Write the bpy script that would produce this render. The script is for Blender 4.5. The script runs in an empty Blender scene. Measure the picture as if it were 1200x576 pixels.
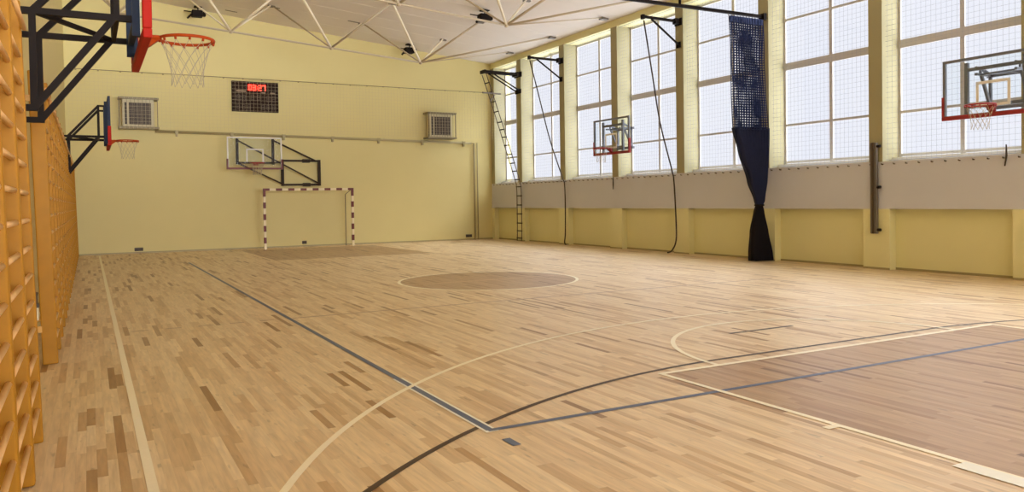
import bpy, math, random
from math import sin, cos, pi, radians
from mathutils import Vector, Matrix
random.seed(7)
BACK_FILL = 14.0
HOR = .82
EXPO = .3
GAZ = radians(9)
GND = 4.0
ZEN = 8.0          # brightness of the high sky against the horizon
C = bpy.context.scene.collection

# ------------------------------------------------------------------ materials
def lin(c):
    return tuple((x/12.92 if x <= .04045 else ((x+.055)/1.055)**2.4) for x in (v/255 for v in c)) + (1,)

def mat(name, rgb, rough=.6, metal=0., noise=0., scale=8., bump=0., spec=.5, emit=None, es=0):
    m = bpy.data.materials.new(name); m.use_nodes = True
    nt = m.node_tree; b = nt.nodes['Principled BSDF']
    b.inputs['Base Color'].default_value = lin(rgb)
    b.inputs['Roughness'].default_value = rough
    b.inputs['Metallic'].default_value = metal
    b.inputs['Specular IOR Level'].default_value = spec
    if emit:
        b.inputs['Emission Color'].default_value = lin(emit); b.inputs['Emission Strength'].default_value = es
    if noise:
        tc = nt.nodes.new('ShaderNodeTexCoord'); n = nt.nodes.new('ShaderNodeTexNoise')
        n.inputs['Scale'].default_value = scale; n.inputs['Detail'].default_value = 5
        nt.links.new(tc.outputs['Object'], n.inputs['Vector'])
        mx = nt.nodes.new('ShaderNodeMix'); mx.data_type = 'RGBA'
        l = lin(rgb)
        mx.inputs[6].default_value = tuple(min(1, v*(1-noise)) for v in l[:3]) + (1,)
        mx.inputs[7].default_value = tuple(min(1, v*(1+noise)) for v in l[:3]) + (1,)
        nt.links.new(n.outputs['Fac'], mx.inputs[0]); nt.links.new(mx.outputs[2], b.inputs['Base Color'])
        if bump:
            bp = nt.nodes.new('ShaderNodeBump'); bp.inputs['Strength'].default_value = bump; bp.inputs['Distance'].default_value = .01
            nt.links.new(n.outputs['Fac'], bp.inputs['Height']); nt.links.new(bp.outputs['Normal'], b.inputs['Normal'])
    return m

def wood_floor(name, tint=(1, 1, 1), rough=.36):
    m = bpy.data.materials.new(name); m.use_nodes = True
    nt = m.node_tree; N = nt.nodes; L = nt.links; b = N['Principled BSDF']
    tc = N.new('ShaderNodeTexCoord'); sp = N.new('ShaderNodeSeparateXYZ'); L.new(tc.outputs['Object'], sp.inputs[0])
    def mth(op, a, bb=None):
        n = N.new('ShaderNodeMath'); n.operation = op
        for i, v in enumerate((a, bb)):
            if v is None: continue
            if isinstance(v, (int, float)): n.inputs[i].default_value = v
            else: L.new(v, n.inputs[i])
        return n.outputs[0]
    wdt, ln = .056, .80
    row = mth('FLOOR', mth('DIVIDE', sp.outputs['X'], wdt))
    w1 = N.new('ShaderNodeTexWhiteNoise'); w1.noise_dimensions = '1D'; L.new(row, w1.inputs['W'])
    yy = mth('ADD', sp.outputs['Y'], mth('MULTIPLY', w1.outputs['Value'], 7.3))
    w0 = N.new('ShaderNodeTexWhiteNoise'); w0.noise_dimensions = '1D'; L.new(mth('ADD', row, 517.3), w0.inputs['W'])
    yl = mth('DIVIDE', yy, mth('ADD', mth('MULTIPLY', w0.outputs['Value'], ln*.9), ln*.6))
    col = mth('FLOOR', yl)
    cb = N.new('ShaderNodeCombineXYZ'); L.new(row, cb.inputs[0]); L.new(col, cb.inputs[1])
    w2 = N.new('ShaderNodeTexWhiteNoise'); w2.noise_dimensions = '2D'; L.new(cb.outputs[0], w2.inputs['Vector'])
    rp = N.new('ShaderNodeValToRGB'); L.new(w2.outputs['Value'], rp.inputs[0])
    e = rp.color_ramp.elements
    def T(c):
        l = lin(c); return (l[0]*tint[0], l[1]*tint[1], l[2]*tint[2], 1)
    stops = FLOOR_STOPS
    e[0].position = stops[0][0]; e[0].color = T(stops[0][1]); e[1].position = stops[-1][0]; e[1].color = T(stops[-1][1])
    for p, c in stops[1:-1]:
        x = e.new(p); x.color = T(c)
    # grain
    mp = N.new('ShaderNodeMapping'); mp.inputs['Scale'].default_value = (38, 3.2, 1); L.new(tc.outputs['Object'], mp.inputs[0])
    off = N.new('ShaderNodeVectorMath'); off.operation = 'ADD'; L.new(mp.outputs[0], off.inputs[0])
    sc = N.new('ShaderNodeVectorMath'); sc.operation = 'SCALE'; sc.inputs['Scale'].default_value = 19.; L.new(w2.outputs['Color'], sc.inputs[0]); L.new(sc.outputs[0], off.inputs[1])
    ns = N.new('ShaderNodeTexNoise'); ns.inputs['Scale'].default_value = 1.; ns.inputs['Detail'].default_value = 4; L.new(off.outputs[0], ns.inputs['Vector'])
    g = N.new('ShaderNodeMapRange'); g.inputs['From Min'].default_value = .3; g.inputs['From Max'].default_value = .7
    g.inputs['To Min'].default_value = .86; g.inputs['To Max'].default_value = 1.1; L.new(ns.outputs['Fac'], g.inputs['Value'])
    # seams
    fx = mth('FRACT', mth('DIVIDE', sp.outputs['X'], wdt)); fy = mth('FRACT', yl)
    sx = mth('LESS_THAN', fx, .02); sy = mth('LESS_THAN', fy, .004)
    seam = mth('MULTIPLY', mth('MAXIMUM', sx, sy), -.18)
    # heartwood streaks and knots
    m2 = N.new('ShaderNodeMapping'); m2.inputs['Scale'].default_value = (17, 4.2, 1); L.new(tc.outputs['Object'], m2.inputs[0])
    o2 = N.new('ShaderNodeVectorMath'); o2.operation = 'ADD'; L.new(m2.outputs[0], o2.inputs[0]); L.new(sc.outputs[0], o2.inputs[1])
    n2 = N.new('ShaderNodeTexNoise'); n2.inputs['Scale'].default_value = 1.; n2.inputs['Detail'].default_value = 2; L.new(o2.outputs[0], n2.inputs['Vector'])
    k2 = N.new('ShaderNodeMapRange'); k2.inputs['From Min'].default_value = .66; k2.inputs['From Max'].default_value = .74
    k2.inputs['To Min'].default_value = 0; k2.inputs['To Max'].default_value = -.26; L.new(n2.outputs['Fac'], k2.inputs['Value'])
    val = mth('ADD', mth('ADD', g.outputs[0], seam), k2.outputs[0])
    vm = N.new('ShaderNodeVectorMath'); vm.operation = 'SCALE'; L.new(rp.outputs['Color'], vm.inputs[0]); L.new(val, vm.inputs['Scale'])
    L.new(vm.outputs[0], b.inputs['Base Color'])
    b.inputs['Roughness'].default_value = rough
    b.inputs['Specular IOR Level'].default_value = .5
    return m

FLOOR_STOPS = [(0., (150, 110, 62)), (.025, (166, 126, 78)), (.05, (194, 158, 112)), (.13, (207, 175, 130)), (.32, (217, 188, 146)), (.6, (225, 199, 158)), (.88, (229, 204, 164)), (1., (234, 211, 173))]

M = {}
M['wall'] = mat('wall_paint', (217, 203, 141), .7, noise=.03, scale=1.2)
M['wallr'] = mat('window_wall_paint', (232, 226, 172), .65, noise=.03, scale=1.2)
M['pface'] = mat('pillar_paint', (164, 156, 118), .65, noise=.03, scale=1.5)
M['band'] = mat('mauve_grey_paint', (203, 204, 212), .6, noise=.03, scale=1.5)
M['sill'] = mat('sill_stone', (222, 218, 200), .5, noise=.05, scale=20)
M['ceil'] = mat('ceiling_panel', (222, 214, 204), .75, noise=.03, scale=.8)
M['floor'] = wood_floor('maple_parquet')
M['stain'] = wood_floor('stained_parquet', (.61, .51, .43))
M['wline'] = mat('white_line_paint', (250, 240, 212), .4, noise=.04, scale=30)
M['wline2'] = mat('bright_line_paint', (240, 238, 226), .4, noise=.04, scale=30)
M['cline'] = mat('faint_line_paint', (222, 190, 152), .4, noise=.04, scale=30)
M['bline'] = mat('blue_line_paint', (84, 96, 124), .4, noise=.12, scale=25)
M['pline'] = mat('grey_violet_line_paint', (168, 134, 112), .4, noise=.1, scale=25)
M['dline'] = mat('brown_line_paint', (66, 43, 20), .45, noise=.15, scale=25)
M['frame'] = mat('window_frame_grey', (196, 192, 188), .5, noise=.03, scale=10)
M['pine'] = mat('varnished_pine', (174, 121, 26), .5, noise=.14, scale=9, spec=.25)
M['pine2'] = mat('pine_post', (214, 164, 84), .45, noise=.14, scale=9)
M['rung'] = mat('beech_rung', (232, 184, 122), .4, noise=.08, scale=12)
M['black'] = mat('black_steel', (27, 19, 15), .6, noise=.15, scale=12, spec=.12)
M['bronze'] = mat('brown_black_steel', (56, 44, 32), .6, noise=.15, scale=12, spec=.15)
M['navy'] = mat('dark_blue_steel', (34, 44, 66), .55, noise=.12, scale=12, spec=.2)
M['red'] = mat('red_padding', (164, 28, 12), .6, spec=.15, noise=.08, scale=14)
M['dred'] = mat('dark_red_padding', (150, 40, 42), .5, noise=.1, scale=14)
M['orange'] = mat('orange_rim_paint', (164, 62, 16), .55, spec=.15, noise=.08, scale=20)
M['string'] = mat('white_string', (176, 163, 136), .8, noise=.05, scale=50)
M['whitep'] = mat('white_marking', (232, 228, 220), .5, noise=.03, scale=20)
M['greyf'] = mat('grey_board_frame', (120, 122, 130), .45, .3, noise=.06, scale=14)
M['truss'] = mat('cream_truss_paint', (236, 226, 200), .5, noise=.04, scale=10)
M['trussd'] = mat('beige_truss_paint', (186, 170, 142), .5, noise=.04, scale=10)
M['tarp'] = mat('navy_tarpaulin', (32, 36, 62), .6, noise=.2, scale=5, bump=.2, spec=.15)
M['tarpb'] = mat('black_tarpaulin', (28, 22, 24), .7, noise=.2, scale=5, bump=.2, spec=.1)
M['bnet'] = mat('blue_netting', (42, 56, 100), .7, noise=.2, scale=12)
M['gnet'] = mat('grey_net_cord', (150, 152, 170), .8, noise=.05, scale=5)
M['wnet'] = mat('cream_net_cord', (206, 190, 150), .8, noise=.05, scale=5)
M['heater'] = mat('heater_casing', (196, 184, 146), .5, .1, noise=.05, scale=10)
M['heatd'] = mat('heater_edge', (128, 116, 86), .5, .2, noise=.1, scale=10)
M['grille'] = mat('dark_grille', (62, 50, 40), .6, noise=.2, scale=20)
M['fin'] = mat('grille_wire', (112, 98, 76), .5, .2, noise=.1, scale=20)
M['sb'] = mat('scoreboard_black', (44, 31, 26), .7, noise=.2, scale=20, spec=.1)
M['sbt'] = mat('scoreboard_lettering', (150, 128, 104), .6, noise=.1, scale=40)
M['sbd'] = mat('scoreboard_unlit_digit', (76, 58, 46), .5, noise=.1, scale=40)
M['led'] = mat('red_led', (255, 60, 40), .4, noise=.03, scale=40, emit=(255, 70, 48), es=2.2)
M['rope'] = mat('grey_rope', (92, 82, 72), .8, noise=.2, scale=40)
M['roped'] = mat('dark_rope', (58, 48, 40), .8, noise=.2, scale=40)
M['pipe'] = mat('cream_pipe_paint', (170, 156, 112), .5, noise=.05, scale=10)
M['steel'] = mat('grey_post_steel', (116, 108, 98), .45, .4, noise=.08, scale=10)
M['gred'] = mat('goal_red', (104, 28, 20), .5, noise=.1, scale=20)
M['gwhite'] = mat('goal_cream', (232, 216, 176), .45, noise=.04, scale=20)
M['socket'] = mat('dark_socket', (74, 58, 38), .5, noise=.1, scale=20)
M['plug'] = mat('white_plastic', (222, 212, 180), .4, noise=.03, scale=20)

def clear(name, tint, refl):
    m = bpy.data.materials.new(name); m.use_nodes = True
    nt = m.node_tree; N = nt.nodes; L = nt.links
    for n in list(N):
        if n.type == 'BSDF_PRINCIPLED': N.remove(n)
    out = [n for n in N if n.type == 'OUTPUT_MATERIAL'][0]
    t = N.new('ShaderNodeBsdfTransparent'); t.inputs[0].default_value = tint
    g = N.new('ShaderNodeBsdfGlossy'); g.inputs['Roughness'].default_value = .08
    mx = N.new('ShaderNodeMixShader'); mx.inputs[0].default_value = refl; L.new(t.outputs[0], mx.inputs[1]); L.new(g.outputs[0], mx.inputs[2])
    L.new(mx.outputs[0], out.inputs[0]); return m
M['acryl'] = clear('clear_acrylic', (.95, .97, .97, 1), .0015)
M['pane'] = clear('window_glass', (.97, .98, 1, 1), .03)

# ------------------------------------------------------------------ mesh builder
class MB:
    def __init__(s): s.v = []; s.f = []; s.m = []
    def add(s, vs, fs, mi=0):
        o = len(s.v); s.v += [tuple(x) for x in vs]
        for f in fs: s.f.append(tuple(i+o for i in f)); s.m.append(mi)
        return s
    def box(s, a, b, mi=0):
        x0, y0, z0 = (min(a[i], b[i]) for i in range(3)); x1, y1, z1 = (max(a[i], b[i]) for i in range(3))
        return s.add([(x0,y0,z0),(x1,y0,z0),(x1,y1,z0),(x0,y1,z0),(x0,y0,z1),(x1,y0,z1),(x1,y1,z1),(x0,y1,z1)],
                     [(0,3,2,1),(4,5,6,7),(0,1,5,4),(1,2,6,5),(2,3,7,6),(3,0,4,7)], mi)
    def bar(s, p, q, w, h=None, mi=0, up=(0, 0, 1)):
        h = h or w; p = Vector(p); q = Vector(q); d = (q-p).normalized(); u = Vector(up)
        if abs(d.dot(u)) > .98: u = Vector((0, 1, 0)) if abs(d.y) < .9 else Vector((1, 0, 0))
        sx = d.cross(u).normalized()*w/2; sy = sx.normalized().cross(d).normalized()*h/2
        vs = [c+e for c in (p, q) for e in (-sx-sy, sx-sy, sx+sy, -sx+sy)]
        return s.add(vs, [(3,2,1,0),(4,5,6,7),(0,1,5,4),(1,2,6,5),(2,3,7,6),(3,0,4,7)], mi)
    def tube(s, pts, r, n=8, closed=False, mi=0, caps=True):
        pts = [Vector(p) for p in pts]; K = len(pts); rings = []; prev = None
        for i, p in enumerate(pts):
            if closed: d = pts[(i+1) % K]-pts[i-1]
            else: d = pts[min(i+1, K-1)]-pts[max(i-1, 0)]
            d.normalize()
            if prev is None:
                u = Vector((0, 0, 1)) if abs(d.z) < .9 else Vector((1, 0, 0))
                a = d.cross(u).normalized()
            else:
                a = (prev-d*prev.dot(d)); a.normalize()
            prev = a; b = d.cross(a)
            rr = r[i] if isinstance(r, (list, tuple)) else r
            rings.append([p+(a*cos(2*pi*k/n)+b*sin(2*pi*k/n))*rr for k in range(n)])
        vs = [v for R in rings for v in R]; fs = []
        for i in range(K if closed else K-1):
            j = (i+1) % K
            for k in range(n): fs.append((i*n+k, i*n+(k+1) % n, j*n+(k+1) % n, j*n+k))
        if caps and not closed: fs += [tuple(reversed(range(n))), tuple((K-1)*n+k for k in range(n))]
        return s.add(vs, fs, mi)
    def prism(s, pts, vec, mi=0):
        n = len(pts); vec = Vector(vec); a = [Vector(p) for p in pts]
        return s.add(a+[p+vec for p in a], [tuple(reversed(range(n))), tuple(range(n, 2*n))]+[(i, (i+1) % n, n+(i+1) % n, n+i) for i in range(n)], mi)
    def sphere(s, c, r, n=10, mi=0):
        c = Vector(c); vs = []; m = n//2
        for i in range(1, m):
            for k in range(n): vs.append(c+Vector((sin(pi*i/m)*cos(2*pi*k/n), sin(pi*i/m)*sin(2*pi*k/n), cos(pi*i/m)))*r)
        t = len(vs); vs += [c+Vector((0, 0, r)), c-Vector((0, 0, r))]; fs = []
        for i in range(m-2):
            for k in range(n): fs.append((i*n+k, (i+1)*n+k, (i+1)*n+(k+1) % n, i*n+(k+1) % n))
        for k in range(n):
            fs.append((t, k, (k+1) % n)); fs.append((t+1, (m-2)*n+(k+1) % n, (m-2)*n+k))
        return s.add(vs, fs, mi)
    def build(s, name, mats, parent=None, smooth=False, bevel=0):
        me = bpy.data.meshes.new(name); me.from_pydata(s.v, [], s.f); me.update()
        o = bpy.data.objects.new(name, me); C.objects.link(o)
        for x in (mats if isinstance(mats, (list, tuple)) else [mats]): me.materials.append(M[x])
        for p, i in zip(me.polygons, s.m): p.material_index = i; p.use_smooth = smooth
        if bevel:
            b = o.modifiers.new('bevel', 'BEVEL'); b.width = bevel; b.segments = 2; b.limit_method = 'ANGLE'
        if parent is not None: o.parent = parent
        return o

def thing(name, label, cat, loc=(0, 0, 0), group=None):
    o = bpy.data.objects.new(name, None); C.objects.link(o); o.location = loc; o.empty_display_size = .2
    o['label'] = label; o['category'] = cat
    if group: o['group'] = group
    return o
def tag(o, label, cat, group=None):
    o['label'] = label; o['category'] = cat
    if group: o['group'] = group
    return o
def struct(o): o['kind'] = 'structure'; return o
def dup(root, loc, label=None):
    r = root.copy(); C.objects.link(r); r.location = loc
    if label: r['label'] = label
    for ch in root.children:
        c = ch.copy(); C.objects.link(c); c.parent = r
        for g in ch.children:
            d = g.copy(); C.objects.link(d); d.parent = c
    return r

# ------------------------------------------------------------------ room
XR, XG, XL, YF, YB = 7.57, 8.10, -7.42, 14.70, -24.0
PER, P0 = 3.05, -2.92
cen = [P0+PER*k for k in range(-6, 6)]                 # pillar centres, last 12.33
def cz(x): return 7.05+.097*(XR-x)                     # ceiling underside

fl = struct(MB().box((XL-.2, YB, -.2), (XR+.9, YF+.3, 0)).build('floor', 'floor'))
w = MB().box((XL-.25, YF, 0), (XR+.9, YF+.25, 9.2)); struct(w.build('wall_far', 'wall'))
w = MB().box((XL-.25, YB, 0), (XL, YF, 9.2)); struct(w.build('wall_left', 'wall'))
cp = MB().prism([(XL-.25, YB, cz(XL-.25)), (XR+.9, YB, cz(XR+.9)), (XR+.9, YB, cz(XR+.9)+.25), (XL-.25, YB, cz(XL-.25)+.25)], (0, YF+.25-YB, 0))
ce = struct(cp.build('ceiling', 'ceil'))
sl = MB()
for y in [YB+1.1*i for i in range(1, 35)]:
    sl.prism([(XL, y, cz(XL)-.004), (XR, y, cz(XR)-.004), (XR, y, cz(XR)+.01), (XL, y, cz(XL)+.01)], (0, .012, 0))
sl.build('panel_seam', 'ceil', ce)

# wall with the windows
w = MB()
w.box((XR+.2, YB, 0), (XR+.8, YF, 1.25))
for c in cen: w.box((XR, c-.31, 0), (XR+.3, c+.31, 1.25))
w.box((XR, YF-.2, 0), (XR+.3, YF, 1.25))
w.box((XR, YB, 1.25), (XR+.8, YF, 1.252))
w.box((XR, YB, 6.84), (XG+.03, YF, 7.35))
wr = struct(w.build('wall_right', 'wallr'))
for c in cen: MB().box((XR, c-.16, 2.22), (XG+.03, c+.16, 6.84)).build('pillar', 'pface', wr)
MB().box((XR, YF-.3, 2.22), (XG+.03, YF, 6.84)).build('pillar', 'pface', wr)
struct(MB().box((XR-.004, YB, 1.25), (XR+.8, YF, 2.22)).build('trim_1', 'band'))
# baseboard strips
struct(MB().box((XL, YF-.015, 0), (XR, YF, .05)).build('baseboard_far', 'pipe'))
b = MB()
for i, c in enumerate(cen):
    nx = cen[i+1]-.31 if i+1 < len(cen) else YF-.2
    b.box((XR+.188, c+.31, 0), (XR+.2, nx, .045)); b.box((XR-.01, c-.31, 0), (XR, c+.31, .04))
struct(b.build('baseboard_right', 'pipe'))

# windows
edges = [YB]+cen+[YF-.14]
wn = 0
for i in range(1, len(edges)-1):
    y0, y1 = edges[i]+.16, edges[i+1]-.16
    wn += 1
    z0, z1 = 2.30, 6.84
    T = [(2.36, .055), (3.25, .055), (4.66, .17), (5.78, .055), (6.79, .06)]
    ym = (y0+y1)/2
    f = MB()
    f.box((XG-.02, y0, z0), (XG+.02, y0+.06, z1)); f.box((XG-.02, y1-.06, z0), (XG+.02, y1, z1))
    f.box((XG-.018, ym-.045, z0), (XG+.018, ym+.045, z1))
    for z, h in T: f.box((XG-.022, y0+.06, z-h/2), (XG+.019, y1-.06, z+h/2))
    wo = struct(f.build('window_%d' % wn, 'frame'))
    p = MB(); p.box((XG-.004, y0+.05, z0), (XG+.004, y1-.05, z1)); p.build('pane', 'pane', wo)
    s = MB(); s.box((XR+.3, y0, 2.22), (XG+.03, y1, 2.31)); s.build('window_sill', 'sill', wo)

# hooks of the ball stop net along the band (parts of the band's wall)
gi = 0
y = -6.6
while y < 14.5:
    h = MB(); h.tube([(XR-.004, y, 2.165), (XR-.045, y, 2.165), (XR-.055, y, 2.185)], .013, 6)
    h.build('net_hook', 'socket', wr); y += .27

# ------------------------------------------------------------------ floor markings (painted on, children of the floor)
zc = [0.0008]
def flat(name, pts, m, z=None):
    zc[0] += .00012
    zz = z or zc[0]
    return MB().add([(x, y, zz) for x, y in pts], [tuple(range(len(pts)))]).build(name, m, fl)
def line(name, a, b, w, m):
    a = Vector(a); b = Vector(b); d = (b-a).normalized(); n = Vector((-d.y, d.x))*w/2
    return flat(name, [a-n, b-n, b+n, a+n], m)
def arc(name, c, r, a0, a1, w, m, n=72):
    zc[0] += .00012
    vs = []; fs = []
    for i in range(n+1):
        t = a0+(a1-a0)*i/n
        for rr in (r-w/2, r+w/2): vs.append((c[0]+rr*cos(t), c[1]+rr*sin(t), zc[0]))
    for i in range(n): fs.append((2*i, 2*i+1, 2*i+3, 2*i+2))
    return MB().add(vs, fs).build(name, m, fl)
BL = -14.08
flat('free_throw_lane', [(-2.45, BL), (2.45, BL), (2.45, -8.28), (-2.45, -8.28)], 'stain')
flat('free_throw_lane', [(-2.36, 8.25), (2.25, 8.25), (2.2, 13.75), (-2.38, 13.75)], 'stain')
flat('centre_circle_disc', [(1.7*cos(2*pi*i/72), 1.7*sin(2*pi*i/72)) for i in range(72)], 'stain')
arc('centre_circle_line', (0, 0), 1.73, 0, 2*pi, .06, 'wline')
line('halfway_line', (-4.45, 0), (7.3, 0), .035, 'cline')
line('attack_line', (-4.45, -3), (4.5, -3), .05, 'pline')
line('attack_line', (-4.45, 3), (4.5, 3), .03, 'cline')
for i in range(5): line('attack_dash', (-6.4+.38*i, -3), (-6.22+.38*i, -3), .04, 'pline')
arc('goal_area_line', (-1.5, -14.07), 6.0, pi/2, pi, .046, 'dline'); arc('goal_area_line', (1.5, -14.07), 6.0, 0, pi/2, .046, 'dline')
line('goal_area_line', (-1.5, -8.07), (1.5, -8.07), .046, 'dline')
line('penalty_mark', (-.5, -7.07), (.5, -7.07), .05, 'dline')
line('volleyball_sideline_edge', (-4.5, -9.04), (-4.5, -7.2), .095, 'wline2')
line('volleyball_sideline', (-4.5, -9.0), (-4.5, 9), .055, 'bline')
line('volleyball_end_line', (-4.52, -9), (4.5, -9), .055, 'bline')
line('volleyball_sideline', (4.5, -9.0), (4.5, 9), .05, 'cline')
line('service_mark', (-4.5, -9.22), (-4.5, -9.38), .06, 'bline')
line('sideline', (-6.567, BL-2), (-6.567, 14.1), .055, 'wline')
arc('three_point_line', (0, -12.5), 6.7, radians(6), radians(174), .048, 'wline')
line('lane_line', (-2.45, BL), (-2.45, -8.25), .05, 'wline'); line('lane_line', (2.45, BL), (2.45, -8.25), .05, 'wline')
line('free_throw_line', (-2.475, -8.27), (2.475, -8.27), .06, 'wline')
arc('free_throw_arc', (0, -8.27), 1.78, 0, pi, .05, 'wline')
line('lane_mark', (-2.58, -10.12), (-2.46, -10.12), .06, 'wline')
line('lane_mark', (-2.51, -10.98), (-2.51, -11.38), .13, 'wline2')
# ------------------------------------------------------------------ roof trusses
def bz(x): return 6.42-.083*x
truss_names = {10.8: 'cream tubular roof truss nearest the far wall, above the red and white goal',
               4.7: 'cream tubular roof truss second from the far wall, crossing the middle of the hall'}
for ty in (10.8, 4.7):
    t = thing('roof_truss', truss_names[ty], 'truss', (0, ty, 6.4), 'roof trusses under the ceiling')
    def L(x, y, z): return (x, y-ty, z-6.4)
    ch = MB()
    xs = [-6, -3, 0, 3]
    ch.tube([L(x, ty, bz(x)) for x in xs], .03, 8)
    ch.build('bottom_chord', 'trussd', t, True)
    for sg in (-1, 1):
        MB().tube([L(3, ty, bz(3)), L(7.2, ty+1.52*sg, cz(7.2)+.01)], .03 if sg < 0 else .018, 8).build('end_brace', 'trussd', t, True)
        MB().box(L(7.08, ty+1.52*sg-.09, cz(7.2)-.06), L(7.32, ty+1.52*sg+.09, cz(7.2)+.03)).build('end_plate', 'steel', t)
        MB().tube([L(-6, ty, bz(-6)), L(-7.38, ty+1.0*sg, cz(-7.38)+.01)], .03, 8).build('end_brace', 'trussd', t, True)
    for x in xs:
        MB().sphere(L(x, ty, bz(x)), .065, 10).build('node', 'trussd', t, True)
        for dx in (-1.5, 1.5):
            for dy in (-1.525, 1.525):
                tx = max(x+dx, -7.3)
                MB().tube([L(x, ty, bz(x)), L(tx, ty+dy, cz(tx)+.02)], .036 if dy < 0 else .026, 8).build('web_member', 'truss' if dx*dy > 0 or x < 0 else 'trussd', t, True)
    for x in (-4.5, -1.5, 1.5, 4.5):
        for dy in (-1.525, 1.525):
            MB().box(L(x-.11, ty+dy-.05, cz(x)-.05), L(x+.11, ty+dy+.05, cz(x)+.02)).build('top_plate', 'steel', t)

# dark spotlights hanging off the ceiling
sp = thing('ceiling_spotlight', 'small black ceiling fixture nearest the far wall, above the window side truss joint', 'spotlight', (3.84, 13.95, cz(3.84)), 'black ceiling fixtures')
MB().box((-.12, -.12, -.03), (.12, .12, .03)).build('mounting_plate', 'black', sp)
MB().tube([(0, 0, -.02), (0, 0, -.16)], .02, 8).build('stem', 'black', sp)
h = MB(); h.box((-.2, -.14, -.34), (.14, .14, -.13)); h.box((.15, -.1, -.3), (.24, .1, -.16)); h.build('lamp_head', 'black', sp, bevel=.02)
a = MB(); a.bar((-.2, -.02, -.26), (-.34, -.1, -.42), .05); a.bar((-.2, .1, -.16), (-.42, .16, -.13), .03); a.build('bracket', 'black', sp)
dup(sp, (4.02, 8.01, cz(4.02)), 'small black ceiling fixture above the second truss, nearest the camera on the right')
dup(sp, (-3.49, 14.27, cz(-3.49)), 'small black ceiling fixture above the near orange basketball rim at upper left')
for i, (x, yy, lb) in enumerate([(-2.48, 13.95, 'short dark slot in the ceiling, leftmost of three'), (-1.4, 12.4, 'short dark slot in the ceiling, middle of three'), (1.2, 12.27, 'short dark slot in the ceiling, rightmost of three')]):
    v = MB(); v.prism([(-.19, 0, .0175), (.19, 0, -.0195), (.19, 0, .02), (-.19, 0, .055)], (0, .07, 0))
    o = v.build('ceiling_vent', 'steel'); o.location = (x, yy, cz(x)-.012); tag(o, lb, 'vent', 'dark ceiling slots')

# ------------------------------------------------------------------ wall bars
HB, NB, WB = 2.87, 15, .90
def make_bars(label):
    t = thing('wall_bars', label, 'wall bars', (XL, 0, 0), 'wall bars along the left wall'); t.rotation_euler.y = -radians(1.3)
    for s in (0, 1):
        y = 0 if s == 0 else WB-.034
        MB().box((.15, y, 0), (.285, y+.034, HB)).build('upright', 'pine', t, bevel=.013)
    for i in range(NB):
        z = .22+i*(HB-.40)/(NB-1)
        xx = .262 if i < NB-1 else .300
        MB().tube([(xx, .02, z), (xx, WB-.02, z)], .0155, 8).build('rung', 'rung', t, True)
    br = MB()
    for z, xa in ((.35, .011), (2.6, .064)):
        for ya in (0, WB-.03): MB().box((xa, ya, z-.03), (.16, ya+.03, z+.03)).build('wall_bracket', 'pine2', t)
    return t
PB = .905
near = [-7.72-WB-PB*i for i in range(5)]
bars = make_bars('pine wall bar frame of the near group, at its far end before the gap')
bars.location = (XL, near[0], 0)
nl = ['pine wall bar frame of the near group, second from the gap in the row',
      'pine wall bar frame of the near group, third from the gap in the row', 'pine wall bar frame of the near group, fourth from the gap',
      'pine wall bar frame of the near group, fifth from the gap']
for y, lb in zip(near[1:4], nl): dup(bars, (XL, y, 0), lb)
far = []
y = -4.8
while y+WB < YF-.1: far.append(y); y += PB
ordn = ['first', 'second', 'third', 'fourth', 'fifth', 'sixth', 'seventh', 'eighth', 'ninth', 'tenth', 'eleventh', 'twelfth', 'thirteenth', 'fourteenth', 'fifteenth', 'sixteenth', 'seventeenth', 'eighteenth', 'nineteenth', 'twentieth', 'twenty-first', 'twenty-second']
for i, y in enumerate(far):
    lb = 'pine wall bar frame of the far group, %s after the gap in the row' % ordn[i]
    if i == len(far)-1: lb = 'pine wall bar frame of the far group, last in the row, against the far wall'
    dup(bars, (XL, y, 0), lb)

# valve / socket low on the wall in the gap of the bars
t = thing('wall_socket', 'small white wall socket low on the left wall in the gap between wall bars', 'socket', (XL, -5.2, .62))
MB().box((0, -.06, -.12), (.15, .06, 0)).build('socket_box', 'plug', t, bevel=.006); MB().box((.0, -.065, 0), (.155, .065, .03)).build('socket_lid', 'socket', t); MB().tube([(.12, 0, .03), (.12, 0, .1), (.13, 0, .14)], .022, 8).build('plug', 'socket', t)

# ------------------------------------------------------------------ basketball hoops
def ring(c, r, n=36): return [(c[0]+r*cos(2*pi*i/n), c[1]+r*sin(2*pi*i/n), c[2]) for i in range(n)]
def hoop(t, dx, m_rim, bx=0):
    """rim and net in front of a board standing in plane x=bx facing dx (+1/-1); z=0 is the rim height"""
    c = (bx+dx*.385, 0, 0)
    r = MB(); r.tube(ring(c, .232), .014, 8, True)
    r.box((bx, -.07, -.02), (bx+dx*.17, .07, .012)); r.prism([(bx, -.05, -.02), (bx+dx*.15, -.05, -.02), (bx, -.05, -.14)], (0, .1, 0))
    for i in range(12):
        a = 2*pi*i/12; r.tube([(c[0]+.232*cos(a), c[1]+.232*sin(a), -.01), (c[0]+.225*cos(a), c[1]+.225*sin(a), -.035)], .011, 5)
    r.build('rim', m_rim, t, True)
    n = MB(); lv = [(.222, -.03), (.185, -.11), (.16, -.19), (.142, -.27), (.135, -.34), (.14, -.42)]
    for i in range(12):
        for s in (-1, 1):
            pts = []
            for j, (rr, z) in enumerate(lv):
                a = 2*pi*(i+s*.5*j)/12; pts.append((c[0]+rr*cos(a), c[1]+rr*sin(a), z))
            n.tube(pts, .0024, 4, caps=False)
    n.build('net', 'string', t)

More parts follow.
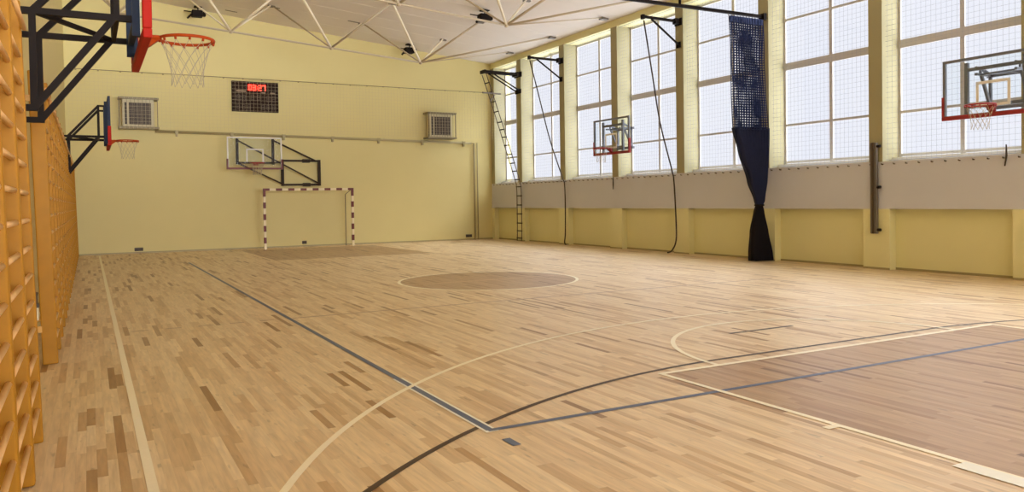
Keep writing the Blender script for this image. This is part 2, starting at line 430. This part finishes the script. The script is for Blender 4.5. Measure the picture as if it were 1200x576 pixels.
def board(t, dx, pad, frame, back):
    """board in plane x=0, 1.8 x 1.05, bottom .15 under the rim"""
    zb, zt, hw = -.15, .90, .90
    MB().box((-.01, -hw+.02, zb+.02), (.01, hw-.02, zt-.02)).build('backboard', 'acryl', t)
    f = MB()
    f.box((-.025, -hw, zb), (.025, -hw+.05, zt)); f.box((-.025, hw-.05, zb), (.025, hw, zt)); f.box((-.025, -hw, zt-.05), (.025, hw, zt)); f.box((-.025, -hw, zb), (.025, hw, zb+.05))
    f.build('board_frame', frame, t)
    xx = dx*.0135
    s = MB()
    for a, b in (((-.295, 0), (-.245, .45)), ((.245, 0), (.295, .45)), ((-.295, .40), (.295, .45)), ((-.295, 0), (.295, .05))): s.box((xx-.003, a[0], a[1]), (xx+.003, b[0], b[1]))
    s.build('target_square', 'whitep', t)
    p = MB(); d = .035
    p.box((-d, -hw-.02, zb-.03), (d, hw+.02, zb+.045)); p.box((-d, -hw-.02, zb+.045), (d, -hw+.03, zb+.40)); p.box((-d, hw-.03, zb+.045), (d, hw+.02, zb+.40))
    p.build('edge_padding', pad, t, bevel=.01)
    k = MB()
    for y in (-.5, .5): k.box((-dx*.03, y-.03, zb+.05), (-dx*.09, y+.03, zt-.08))
    k.box((-dx*.03, -.5, .0), (-dx*.08, .5, .06)); k.box((-dx*.03, -.5, .66), (-dx*.08, .5, .72))
    k.build('back_frame', back, t)

# left wall: boards on tubular arms. x local 0 = board plane
def side_arm(t, dx, reach, mtl, half=.5, w=.05, low=-.72, mid=.04, top=.72, off=.06, beam=False):
    xw = -dx*reach
    for s in (-1, 1):
        y = half*s; f = MB()
        f.bar((xw+dx*off, y, low), (xw+dx*off, y, mid+.02), w, up=(0, 1, 0))                 # wall post
        f.bar((xw, y, low), (xw+dx*(off+.03), y, low), w); f.bar((xw, y, mid), (-dx*.06, y, mid), w)
        f.bar((xw+dx*off, y, low), (-dx*.22, y, mid), w, up=(0, 1, 0))                       # lower diagonal
        f.bar((xw+dx*off, y, mid), (-dx*.2, y, top), w, up=(0, 1, 0))                        # upper diagonal
        f.bar((-dx*.2, y, mid), (-dx*.2, y, top), w*.8, up=(0, 1, 0)); f.bar((-dx*.22, y, top), (-dx*.06, y, top), w*.8)
        f.build('arm_frame', mtl, t)
    for a, b in (((-dx*.2, -half, mid), (-dx*.2, half, mid)), ((-dx*.2, -half, top), (-dx*.2, half, top)), ((xw+dx*off, -half, mid), (-dx*.2, half, mid))):
        MB().bar(a, b, w*.7).build('cross_brace', mtl, t)
    for z in ((low, mid) if beam else ()): MB().bar((xw+dx*.05, -half-.06, z), (xw+dx*.05, half+.06, z), .07).build('wall_beam', mtl, t)
    for s in ((-1, 1) if not beam else ()):
        for z in (low, mid): MB().box((xw+dx*.002, half*s-.07, z-.07), (xw+dx*.014, half*s+.07, z+.07)).build('wall_plate', mtl, t)
def left_basket(y, label):
    t = thing('basketball_hoop', label, 'basketball hoop', (-6.40, y, 3.05), 'basketball hoops on the side walls')
    board(t, 1, 'red', 'navy', 'navy'); hoop(t, 1, 'orange'); side_arm(t, 1, -6.40-XL, 'black', off=.22); return t
b1 = left_basket(-5.95, 'large basketball hoop on black arms on the left wall, nearest the camera')
dup(b1, (-6.40, 6.45, 3.05), 'basketball hoop on the left wall farther away, seen edge on, with red padding')
def right_basket(y, label):
    t = thing('basketball_hoop', label, 'basketball hoop', (7.0, y, 3.05), 'basketball hoops on the side walls')
    board(t, -1, 'dred', 'greyf', 'greyf'); hoop(t, -1, 'dred'); side_arm(t, -1, XR-7.0, 'greyf', half=.34, w=.045, low=.02, mid=.60, top=.72, off=.07, beam=True); return t
b2 = right_basket(5.62, 'clear board basketball hoop on the window wall, farther one with grey frame')
dup(b2, (7.0, -5.66, 3.05), 'clear board basketball hoop on the window wall at the right edge, nearer one')

# far wall hoop on a folding frame
t = thing('basketball_hoop', 'clear board basketball hoop on a folding black frame on the far wall', 'basketball hoop', (-1.82, 13.95, 3.0))
def Q(x, y, z): return (x+1.82, y-13.95, z-3.0)
f = MB()
MB().box(Q(-2.70, 13.94, 2.84), Q(-.94, 13.96, 3.80)).build('backboard', 'acryl', t)
f.box(Q(-2.72, 13.93, 2.80), Q(-2.68, 13.97, 3.82)); f.box(Q(-.96, 13.93, 2.80), Q(-.92, 13.97, 3.82)); f.box(Q(-2.72, 13.93, 3.78), Q(-.92, 13.97, 3.82))
f.build('board_frame', 'whitep', t)
s = MB(); zt0 = 2.98
for a, b in (((-2.11, zt0), (-2.06, zt0+.45)), ((-1.58, zt0), (-1.53, zt0+.45)), ((-2.11, zt0+.40), (-1.53, zt0+.45))): s.box(Q(a[0], 13.925, a[1]), Q(b[0], 13.93, b[1]))
s.build('target_square', 'whitep', t)
p = MB(); p.box(Q(-2.74, 13.91, 2.73), Q(-.90, 13.99, 2.79)); p.box(Q(-2.74, 13.91, 2.79), Q(-2.69, 13.99, 3.08)); p.box(Q(-.95, 13.91, 2.79), Q(-.90, 13.99, 3.08)); p.build('edge_padding', 'gred', t)
r = MB(); rc = Q(-1.82, 13.56, 2.93); r.tube(ring(rc, .232), .014, 8, True); r.box(Q(-1.9, 13.93, 2.86), Q(-1.74, 13.78, 2.94)); r.build('rim', 'dred', t, True)
n = MB()
for i in range(12):
    for sg in (-1, 1):
        n.tube([(rc[0]+rr*cos(2*pi*(i+sg*.5*j)/12), rc[1]+rr*sin(2*pi*(i+sg*.5*j)/12), rc[2]+z) for j, (rr, z) in enumerate([(.222, -.02), (.185, -.1), (.16, -.18), (.142, -.26), (.135, -.33), (.14, -.4)])], .005, 4, caps=False)
n.build('net', 'string', t)
f = MB()
for x in (-2.37, -1.19): f.bar(Q(x, 14.1, 2.90), Q(x, 14.1, 3.78), .08)
f.bar(Q(-2.37, 14.1, 2.96), Q(-1.19, 14.1, 2.96), .06); f.bar(Q(-2.37, 14.1, 2.96), Q(-2.37, 13.97, 2.96), .05); f.bar(Q(-1.19, 14.1, 2.96), Q(-1.19, 13.97, 2.96), .05)
f.bar(Q(-2.37, 14.1, 3.7), Q(-2.37, 13.97, 3.7), .05); f.bar(Q(-1.19, 14.1, 3.7), Q(-1.19, 13.97, 3.7), .05)
f.build('back_frame', 'bronze', t)
f = MB()
for a, b in (((-.77, 2.22), (-.77, 3.07)), ((.53, 2.22), (.53, 3.07))): f.bar(Q(a[0], 14.6, a[1]-.04), Q(b[0], 14.6, b[1]+.04), .09)
for z in (2.22, 3.07): f.bar(Q(-.77, 14.6, z), Q(.53, 14.6, z), .07); f.box(Q(-.05, 14.55, z-.06), Q(.2, 14.70, z+.06))
f.build('wall_frame', 'bronze', t)
f = MB()
f.bar(Q(-2.37, 14.1, 3.72), Q(.53, 14.56, 2.25), .045); f.bar(Q(-1.19, 14.1, 3.74), Q(.42, 14.56, 3.06), .05)
f.bar(Q(-2.37, 14.1, 2.95), Q(-.77, 14.56, 2.24), .045); f.bar(Q(-1.19, 14.1, 2.96), Q(-.77, 14.56, 3.02), .045)
f.build('folding_arm', 'bronze', t)

# ------------------------------------------------------------------ handball goal
t = thing('handball_goal', 'red and white striped handball goal standing before the far wall', 'goal', (0, 13.94, 0))
def stripes(mb, a, b, horiz):
    n = round((b-a)/.2); st = (b-a)/n
    for i in range(n):
        mi = 0 if (i % 2 == 0) else 1
        yield a+st*i, a+st*(i+1), mi
for s in (-1, 1):
    m = MB(); n = 10
    for i in range(n):
        z1 = 2.0-i*.2; z0 = max(0, z1-.2)
        m.box((s*1.54-.04, -.04, z0), (s*1.54+.04, .04, z1), 0 if i % 2 == 0 else 1)
    m.build('post', ['gred', 'gwhite'], t)
m = MB(); n = 15; xs0 = -1.58; st = 3.16/n
for i in range(n): m.box((xs0+st*i, -.04, 2.0), (xs0+st*(i+1), .04, 2.08), 0 if i % 2 == 0 else 1)
m.build('crossbar', ['gred', 'gwhite'], t)
MB().tube([(1.37, .3, 0), (1.37, .3, 1.85), (1.5, .02, 2.02)], .014, 8).build('net_pole', 'steel', t, True)

# ------------------------------------------------------------------ far wall fittings
t = thing('scoreboard', 'black electronic scoreboard with red clock digits high on the far wall', 'scoreboard', (-1.64, YF-.11, 5.275))
MB().box((-.78, 0, -.52), (.78, .11, .52)).build('case', 'sb', t, bevel=.01)
SEG = {'0': 'abcdef', '1': 'bc', '2': 'abged', '3': 'abgcd', '7': 'abc', '5': 'afgcd', '8': 'abcdefg', '6': 'afgedc'}
def digit(mb, x, z, w, h, ch, yy, th):
    pos = {'a': ((x, z+h), (x+w, z+h)), 'g': ((x, z+h/2), (x+w, z+h/2)), 'd': ((x, z), (x+w, z)), 'f': ((x, z+h/2), (x, z+h)), 'b': ((x+w, z+h/2), (x+w, z+h)), 'e': ((x, z), (x, z+h/2)), 'c': ((x+w, z), (x+w, z+h/2))}
    for s in SEG[ch]:
        (a, b), (c, d) = pos[s]; mb.box((min(a, c)-th/2, yy, min(b, d)-th/2), (max(a, c)+th/2, yy+.012, max(b, d)+th/2))
for i, ch in enumerate('0327'):
    m = MB(); digit(m, -.22+i*.14+(.05 if i > 1 else 0), .23, .085, .17, ch, -.01, .032); m.build('clock_digit', 'led', t)
for zz in (.27, .34): MB().box((.055, -.01, zz), (.08, .002, zz+.025)).build('clock_dot', 'led', t)
for a in (((-.64, -.006, .15), (-.32, .002, .21)), ((.2, -.006, .13), (.34, .002, .17)), ((.5, -.006, .12), (.66, .002, .17))): MB().box(*a).build('name_strip', 'sbt', t)
for x, zz, ww, hh in [(x, -.16, .1, .2) for x in (-.62, -.44, .38, .56)]+[(x, -.1, .08, .16) for x in (-.14, .06)]+[(x, -.43, .08, .15) for x in (-.62, -.44, -.26, .2, .38, .56)]:
    m = MB(); digit(m, x, zz, ww, hh, '8', -.006, .022); m.build('unlit_digit', 'sbd', t)

def heater(x, z, label):
    t = thing('fan_heater', label, 'heater', (x, YF, z), 'fan heaters on the far wall')
    b = MB(); b.box((-.47, -.42, -.47), (.47, -.05, .47)); b.build('casing', 'heater', t, bevel=.015)
    for zz in (.44, -.50): MB().box((-.58, -.56, zz), (.60, -.04, zz+.06)).build('guard_shelf', 'heatd', t)
    MB().box((-.27, -.435, -.36), (.37, -.41, .34)).build('grille', 'grille', t); MB().box((-.40, -.435, -.36), (-.33, -.41, .34)).build('side_slot', 'grille', t)
    b = MB()
    for i in range(9): b.box((-.27+.08*i-.006, -.445, -.36), (-.27+.08*i+.006, -.43, .34))
    for i in range(8): b.box((-.27, -.45, -.34+.095*i), (.37, -.437, -.33+.095*i))
    b.build('louver', 'fin', t)
    b = MB()
    for xx in (-.56, .56):
        b.bar((xx, -.54, -.5), (xx, -.54, .5), .025); b.bar((xx, -.54, .47), (xx, 0, .47), .025); b.bar((xx, -.54, -.47), (xx, 0, -.47), .025)
    for i in range(1, 10): b.bar((-.56+.112*i, -.54, -.5), (-.56+.112*i, -.54, .5), .008)
    b.build('wire_guard', 'fin', t)
    for xx in (-.35, .35): MB().box((xx-.04, -.06, -.3), (xx+.04, -.004, .3)).build('wall_bracket', 'heatd', t)
heater(-5.36, 4.53, 'grey caged fan heater on the far wall, left of the scoreboard')
heater(5.20, 4.46, 'grey caged fan heater on the far wall near the window corner')

t = thing('heating_pipe', 'long beige pipe running along the far wall and down near the window corner', 'pipe', (0, YF-.018, 0))
MB().tube([(-4.85, -.07, 3.99), (6.62, -.07, 3.84)], .045, 10).build('pipe_run', 'pipe', t, True)
MB().tube([(6.75, -.07, .0), (6.75, -.07, 3.84), (6.6, -.07, 3.842)], .035, 10).build('riser', 'pipe', t, True)
MB().tube([(6.9, -.05, .0), (6.9, -.05, 3.86)], .025, 10).build('riser', 'pipe', t, True)
for i in range(7):
    x = -4.2+1.75*i; z = 3.99-.0131*(x+4.85)
    b = MB(); b.box((x-.03, -.12, z-.14), (x+.03, 0, z-.04)); b.box((x-.05, -.13, z-.05), (x+.05, 0, z+.055)); b.build('pipe_clip', 'pipe', t)

# net before the far wall, hung from a wire
t = thing('ball_stop_net', 'pale ball stop net hung from a wire across the far wall', 'net', (0, YF-1.08, 0))
MB().tube([(XL+.02, .44, 5.815), (XR-.02, .44, 5.795)], .012, 6).build('hanging_wire', 'heatd', t)
n = MB(); x = XL+.1
while x < XR-.1: n.box((x-.002, .438, 4.0), (x+.002, .442, 5.79)); x += .12
z = 4.0
while z < 5.79: n.box((XL+.1, .438, z-.002), (XR-.1, .442, z+.002)); z += .12
n.build('netting', 'wnet', t)
k = MB(); k_i = 0
for i in range(24):
    xx = -7.1+i*.62; MB().tube(ring((xx, .44, 5.785), .022, 10), .008, 5, True).build('net_ring', 'heatd', t)

for x, z, lb, wd in ((-5.42, .13, 'dark low socket on the far wall near the left corner', .13), (-.03, .15, 'small socket on the far wall behind the goal', .08), (6.5, .16, 'dark low socket on the far wall beside the corner pipe', .13)):
    t = thing('wall_socket', lb, 'socket', (x, YF, z), 'low sockets on the far wall')
    MB().box((-wd, -.035, -.055), (wd, 0, .055)).build('socket_box', 'socket', t, bevel=.006)
    for xx in (-wd*.5, wd*.5): MB().tube([(xx, -.043, 0), (xx, -.03, 0)], .03, 10).build('outlet', 'grille', t)

# ------------------------------------------------------------------ safety net in front of the windows
bay_names = ['tall window at the right edge, behind the nearer clear board', 'tall window right of the blue curtain', 'tall window partly behind the blue curtain', 'tall window with the third rope, left of the blue curtain', 'tall window behind the farther clear board', 'tall window with the second rope, by the rope ladder', 'narrow corner window behind the rope ladder']
for bi, (a, bb) in enumerate(zip(cen[5:], cen[6:]+[YF-.14])):
    y0, y1 = a+.165, bb-.165
    t = thing('window_safety_net', 'fine safety net over the '+bay_names[bi], 'net', (XR+.09, (y0+y1)/2, 2.24), 'safety nets over the windows')
    hw = (y1-y0)/2; n = MB(); y = -hw+.04
    while y < hw: n.box((-.0012, y-.0012, 0), (.0012, y+.0012, 4.58)); y += .105
    z = .03
    while z < 4.58: n.box((-.0012, -hw+.01, z-.0012), (.0012, hw-.01, z+.0012)); z += .105
    n.build('netting', 'gnet', t)
    MB().tube([(0, -hw, 4.58), (0, hw, 4.58)], .006, 6).build('top_wire', 'gnet', t)
    MB().tube([(0, -hw, .005), (0, hw, .005)], .005, 6).build('bottom_wire', 'gnet', t)

# ------------------------------------------------------------------ climbing ropes on wall arms
def smooth(pts, n=6):
    pts = [Vector(p) for p in pts]; out = []
    for i in range(len(pts)-1):
        p0 = pts[max(i-1, 0)]; p1 = pts[i]; p2 = pts[i+1]; p3 = pts[min(i+2, len(pts)-1)]
        for k in range(n):
            u = k/n; out.append(.5*((2*p1)+(-p0+p2)*u+(2*p0-5*p1+4*p2-p3)*u*u+(-p0+3*p1-3*p2+p3)*u**3))
    return out+[pts[-1]]
def rope_arm(y, tip, label, z=6.33, wd=0, dz=-.66):
    t = thing('rope_bracket', label, 'bracket', (XR-.012, y, z), 'black rope brackets over the windows')
    offs = (-wd, wd) if wd else (0,)
    for o in offs:
        MB().bar((0, o, -.02), (tip-XR, o, 0), .06, .07).build('beam', 'black', t)
        MB().bar((0, o, dz), (tip-XR+.3, o, -.04), .04).build('brace', 'black', t)
    b = MB(); b.box((-.03, -.14-wd, -.13), (0, .14+wd, .06)); b.box((-.16, -.07-wd, -.1), (-.02, .07+wd, .05)); b.build('wall_plate', 'black', t)
    MB().box((-.03, -.08-wd, dz-.08), (0, .08+wd, dz+.08)).build('brace_plate', 'black', t)
    MB().box((tip-XR-.03, -.05-wd, -.07), (tip-XR+.05, .05+wd, .05)).build('end_cap', 'black', t)
    return t
rope_arm(12.33, 6.08, 'double black rope bracket on the pillar nearest the far wall, holding the rope ladder', 6.30, .14)
rope_arm(9.28, 6.30, 'black rope bracket on the second pillar from the far wall, holding a climbing rope')
rope_arm(3.18, 6.33, 'black rope bracket nearest the camera, above the window beside the blue curtain', 6.40)
def rope(pts, label, y):
    o = MB().tube(smooth(pts, 8), .02, 8).build('climbing_rope', 'roped', None, True)
    return tag(o, label, 'rope', 'climbing ropes')
rope([(6.32, 9.28, 6.24), (6.62, 9.2, 5.0), (6.95, 9.1, 3.6), (7.36, 9.0, 2.32), (7.44, 8.98, 2.05), (7.45, 8.97, 1.2), (7.43, 8.96, .4), (7.36, 8.9, .1), (7.33, 8.78, .025)], 'dark climbing rope tied to the wall near the far corner, right of the rope ladder', 0)
rope([(6.36, 3.18, 6.305), (6.62, 3.2, 5.0), (6.93, 3.25, 3.6), (7.36, 3.3, 2.32), (7.43, 3.3, 2.0), (7.44, 3.25, 1.1), (7.42, 3.22, .4), (7.36, 3.32, .1), (7.3, 3.45, .025)], 'dark climbing rope tied to the wall between the far board and the blue curtain', 0)
t = thing('rope_ladder', 'rope ladder hanging in the far corner of the window wall', 'rope ladder', (0, 0, 0))
path = [(6.12, 12.33, 6.20), (6.45, 12.28, 5.2), (6.85, 12.2, 3.9), (7.3, 12.12, 2.4), (7.38, 12.1, 2.0), (7.38, 12.08, 1.2), (7.36, 12.05, .4), (7.33, 12.02, .03)]
P = smooth(path, 10)
for s in (-1, 1): MB().tube([p+Vector((0, .17*s, 0)) for p in P], .016, 6).build('side_rope', 'rope', t, True)
acc = 0; last = P[0]
for p in P[1:]:
    acc += (p-last).length
    if acc > .27:
        acc = 0; MB().tube([p+Vector((0, -.19, 0)), p+Vector((0, .19, 0))], .021, 8).build('rung', 'roped', t, True)
    last = p
b = MB(); b.bar((6.0, 12.25, 5.52), (6.75, 12.25, 5.5), .05, .05); b.bar((6.5, 12.25, 5.45), (6.3, 12.22, 5.2), .04); b.build('wooden_bar', 'steel', t)

# ------------------------------------------------------------------ dividing curtain and its rail
t = thing('curtain_rail', 'black overhead curtain rail crossing the hall below the ceiling', 'rail', (0, .08, 5.85))
MB().bar((-7.35, 0, -.01), (XR-.02, 0, 0), .06, .07).build('track', 'black', t)
for x in (4.95, 1.5, -2.0, -5.5): MB().tube([(x, 0, 0), (x, 0, cz(x)-5.85+.02)], .03, 8).build('hanger', 'black', t, True)
b = MB(); b.box((XR-.12, -.09, -.09), (XR-.02, .09, .07)); b.build('end_stop', 'black', t, bevel=.01)

t = thing('dividing_curtain', 'gathered dividing curtain, blue netting above and dark tarpaulin below, tied at its waist', 'curtain', (0, 0, 0))
def sheet(levels, npl, amp, n, Yc, thick=None):
    vs = []; fs = []; K = npl*4
    for (z, xl, xr, am) in levels:
        for i in range(K+1):
            u = i/K
            vs.append((xl+(xr-xl)*u+.01*sin(9*u+z), Yc+am*sin(2*pi*npl*u+.3*sin(3*z))+.25*am*sin(5*u+z*2), z))
    W = K+1
    for j in range(len(levels)-1):
        for i in range(K): fs.append((j*W+i, j*W+i+1, (j+1)*W+i+1, (j+1)*W+i))
    return MB().add(vs, fs)
def interp(keys, n):
    out = []
    for i in range(n+1):
        z = keys[0][0]+(keys[-1][0]-keys[0][0])*i/n
        for a, b in zip(keys, keys[1:]):
            if b[0] <= z <= a[0] or a[0] <= z <= b[0]:
                u = (z-a[0])/(b[0]-a[0]) if b[0] != a[0] else 0; u = u*u*(3-2*u)*.5+u*.5
                out.append((z, *[a[k]+(b[k]-a[k])*u for k in (1, 2, 3)])); break
    return out
YC = -.03
top = interp([(5.72, 6.34, 7.36, .05), (5.0, 6.40, 7.38, .07), (4.0, 6.46, 7.40, .09), (3.12, 6.50, 7.42, .11)], 44)
nt_ = sheet(top, 13, 0, 0, YC)
o = nt_.build('netting', 'bnet', t)
wf = o.modifiers.new('wire', 'WIREFRAME'); wf.thickness = .027; wf.use_even_offset = False
MB().box((6.34, YC-.03, 5.60), (7.36, YC+.03, 5.74)).build('heading_tape', 'bnet', t)
low1 = interp([(3.16, 6.46, 7.46, .12), (2.6, 6.62, 7.46, .12), (1.9, 6.90, 7.43, .11), (1.45, 7.10, 7.38, .07), (1.33, 7.13, 7.32, .05)], 40)
sheet(low1, 11, 0, 0, YC).build('tarpaulin', 'tarp', t, True)
low2 = interp([(1.33, 7.13, 7.32, .05), (1.2, 7.10, 7.34, .07), (.7, 7.02, 7.42, .11), (.2, 6.98, 7.5, .13), (.02, 6.97, 7.52, .13)], 30)
sheet(low2, 11, 0, 0, YC).build('tarpaulin_skirt', 'tarpb', t, True)
MB().tube([(7.225+.115*cos(a), YC+.08*sin(a), 1.34) for a in [2*pi*i/20 for i in range(20)]], .022, 6, True).build('tie', 'black', t, True)
k = MB()
for i in range(11):
    x = 6.4+.094*i; MB().tube([(x, YC, 5.70), (x, .05, 5.76), (x, .08, 5.80)], .012, 6).build('runner', 'gnet', t)

# ------------------------------------------------------------------ grey post rail on the pillar
t = thing('post_rail', 'vertical grey steel rail fixed on a pillar right of the blue curtain', 'rail', (XR, -2.92, 1.68))
MB().box((-.09, -.075, -.94), (-.02, .075, .94)).build('channel', 'steel', t, bevel=.008)
MB().box((-.11, -.02, -.94), (-.085, .02, .94)).build('slot', 'socket', t)
for z in (-.86, .02, .86):
    b = MB(); b.tube([(-.055, -.07, z), (-.055, -.15, z)], .03, 8); b.box((-.03, -.05, z-.04), (0, .05, z+.04)); b.build('clamp_knob', 'black', t)
# short cords hanging from the net hooks
for y, z0, lb in ((6.28, 2.12, 'short dark cord hanging from a hook below the far clear board'), (-5.58, 2.3, 'short dark cord hanging on the grey band at the right edge')):
    o = MB().tube([(XR-.05, y, z0+.1), (XR-.06, y-.01, z0-.1), (XR-.04, y+.03, z0-.28)], [.012, .02, .012], 6).build('hanging_cord', 'roped', None, True); tag(o, lb, 'cord', 'short cords on the grey band')

# ------------------------------------------------------------------ light
wd = bpy.data.worlds.new('overcast_sky'); bpy.context.scene.world = wd; wd.use_nodes = True
nt = wd.node_tree; bg = nt.nodes['Background']
tc = nt.nodes.new('ShaderNodeTexCoord'); sx = nt.nodes.new('ShaderNodeSeparateXYZ'); nt.links.new(tc.outputs['Generated'], sx.inputs[0])
mr = nt.nodes.new('ShaderNodeMapRange'); mr.inputs['From Min'].default_value = -1; mr.inputs['From Max'].default_value = 1; nt.links.new(sx.outputs['Z'], mr.inputs['Value'])
rp = nt.nodes.new('ShaderNodeValToRGB'); nt.links.new(mr.outputs[0], rp.inputs[0])
SKY = [(-1, (.93, .95, 1), GND), (-.15, (.93, .95, 1), GND*.8), (-.02, (.93, .94, 1), HOR), (.33, (.93, .94, 1), HOR), (.52, (.93, .96, 1), ZEN), (1, (.93, .96, 1), ZEN)]
e = rp.color_ramp.elements
for k, (zz, c, v) in enumerate(SKY):
    x = e[0] if k == 0 else (e[-1] if k == len(SKY)-1 else e.new((zz+1)/2))
    x.position = (zz+1)/2; x.color = (c[0]*v/ZEN, c[1]*v/ZEN, c[2]*v/ZEN, 1)
nt.links.new(rp.outputs[0], bg.inputs[0])
# narrow glow added behind the hall's open end, fill light for the far wall
dk = nt.nodes.new('ShaderNodeMapRange'); dk.interpolation_type = 'SMOOTHSTEP'; dk.inputs['From Min'].default_value = -.955; dk.inputs['From Max'].default_value = -.993
dk.inputs['To Min'].default_value = 1; dk.inputs['To Max'].default_value = BACK_FILL; dp = nt.nodes.new('ShaderNodeVectorMath'); dp.operation = 'DOT_PRODUCT'; dp.inputs[1].default_value = (-sin(GAZ)*.999, cos(GAZ)*.999, -.02)
nt.links.new(tc.outputs['Generated'], dp.inputs[0]); nt.links.new(dp.outputs['Value'], dk.inputs['Value'])
ml = nt.nodes.new('ShaderNodeMath'); ml.operation = 'MULTIPLY'; ml.inputs[1].default_value = ZEN; nt.links.new(dk.outputs[0], ml.inputs[0]); nt.links.new(ml.outputs[0], bg.inputs[1])

# ------------------------------------------------------------------ camera
px, py, ph, yaw, pit, rol, f, cx, cy = -6.84264531, -13.6972311, 1.54095941, .493637388, -.0198640029, -.0153013379, 920.226135, 599.045617, 252.969556
F = Vector((sin(yaw)*cos(pit), cos(yaw)*cos(pit), sin(pit))); R0 = Vector((cos(yaw), -sin(yaw), 0)); U0 = R0.cross(F)
R = R0*cos(rol)+U0*sin(rol); U = U0*cos(rol)-R0*sin(rol)
cd = bpy.data.cameras.new('camera'); co = bpy.data.objects.new('camera', cd); C.objects.link(co)
mt = Matrix((R, U, -F)).transposed().to_4x4(); mt.translation = Vector((px, py, ph)); co.matrix_world = mt
cd.sensor_width = 36; cd.lens = f/1200*36; cd.shift_x = (600-cx)/1200; cd.shift_y = (cy-288)/1200; cd.clip_start = .05; cd.clip_end = 100
sc = bpy.context.scene; sc.camera = co
sc.view_settings.view_transform = 'Standard'; sc.view_settings.look = 'None'; sc.view_settings.gamma = 1; sc.view_settings.use_curve_mapping = False
sc.view_settings.exposure = EXPO
sc.cycles.max_bounces = 10; sc.cycles.diffuse_bounces = 6; sc.cycles.use_denoising = True
sc.cycles.caustics_reflective = False; sc.cycles.caustics_refractive = False
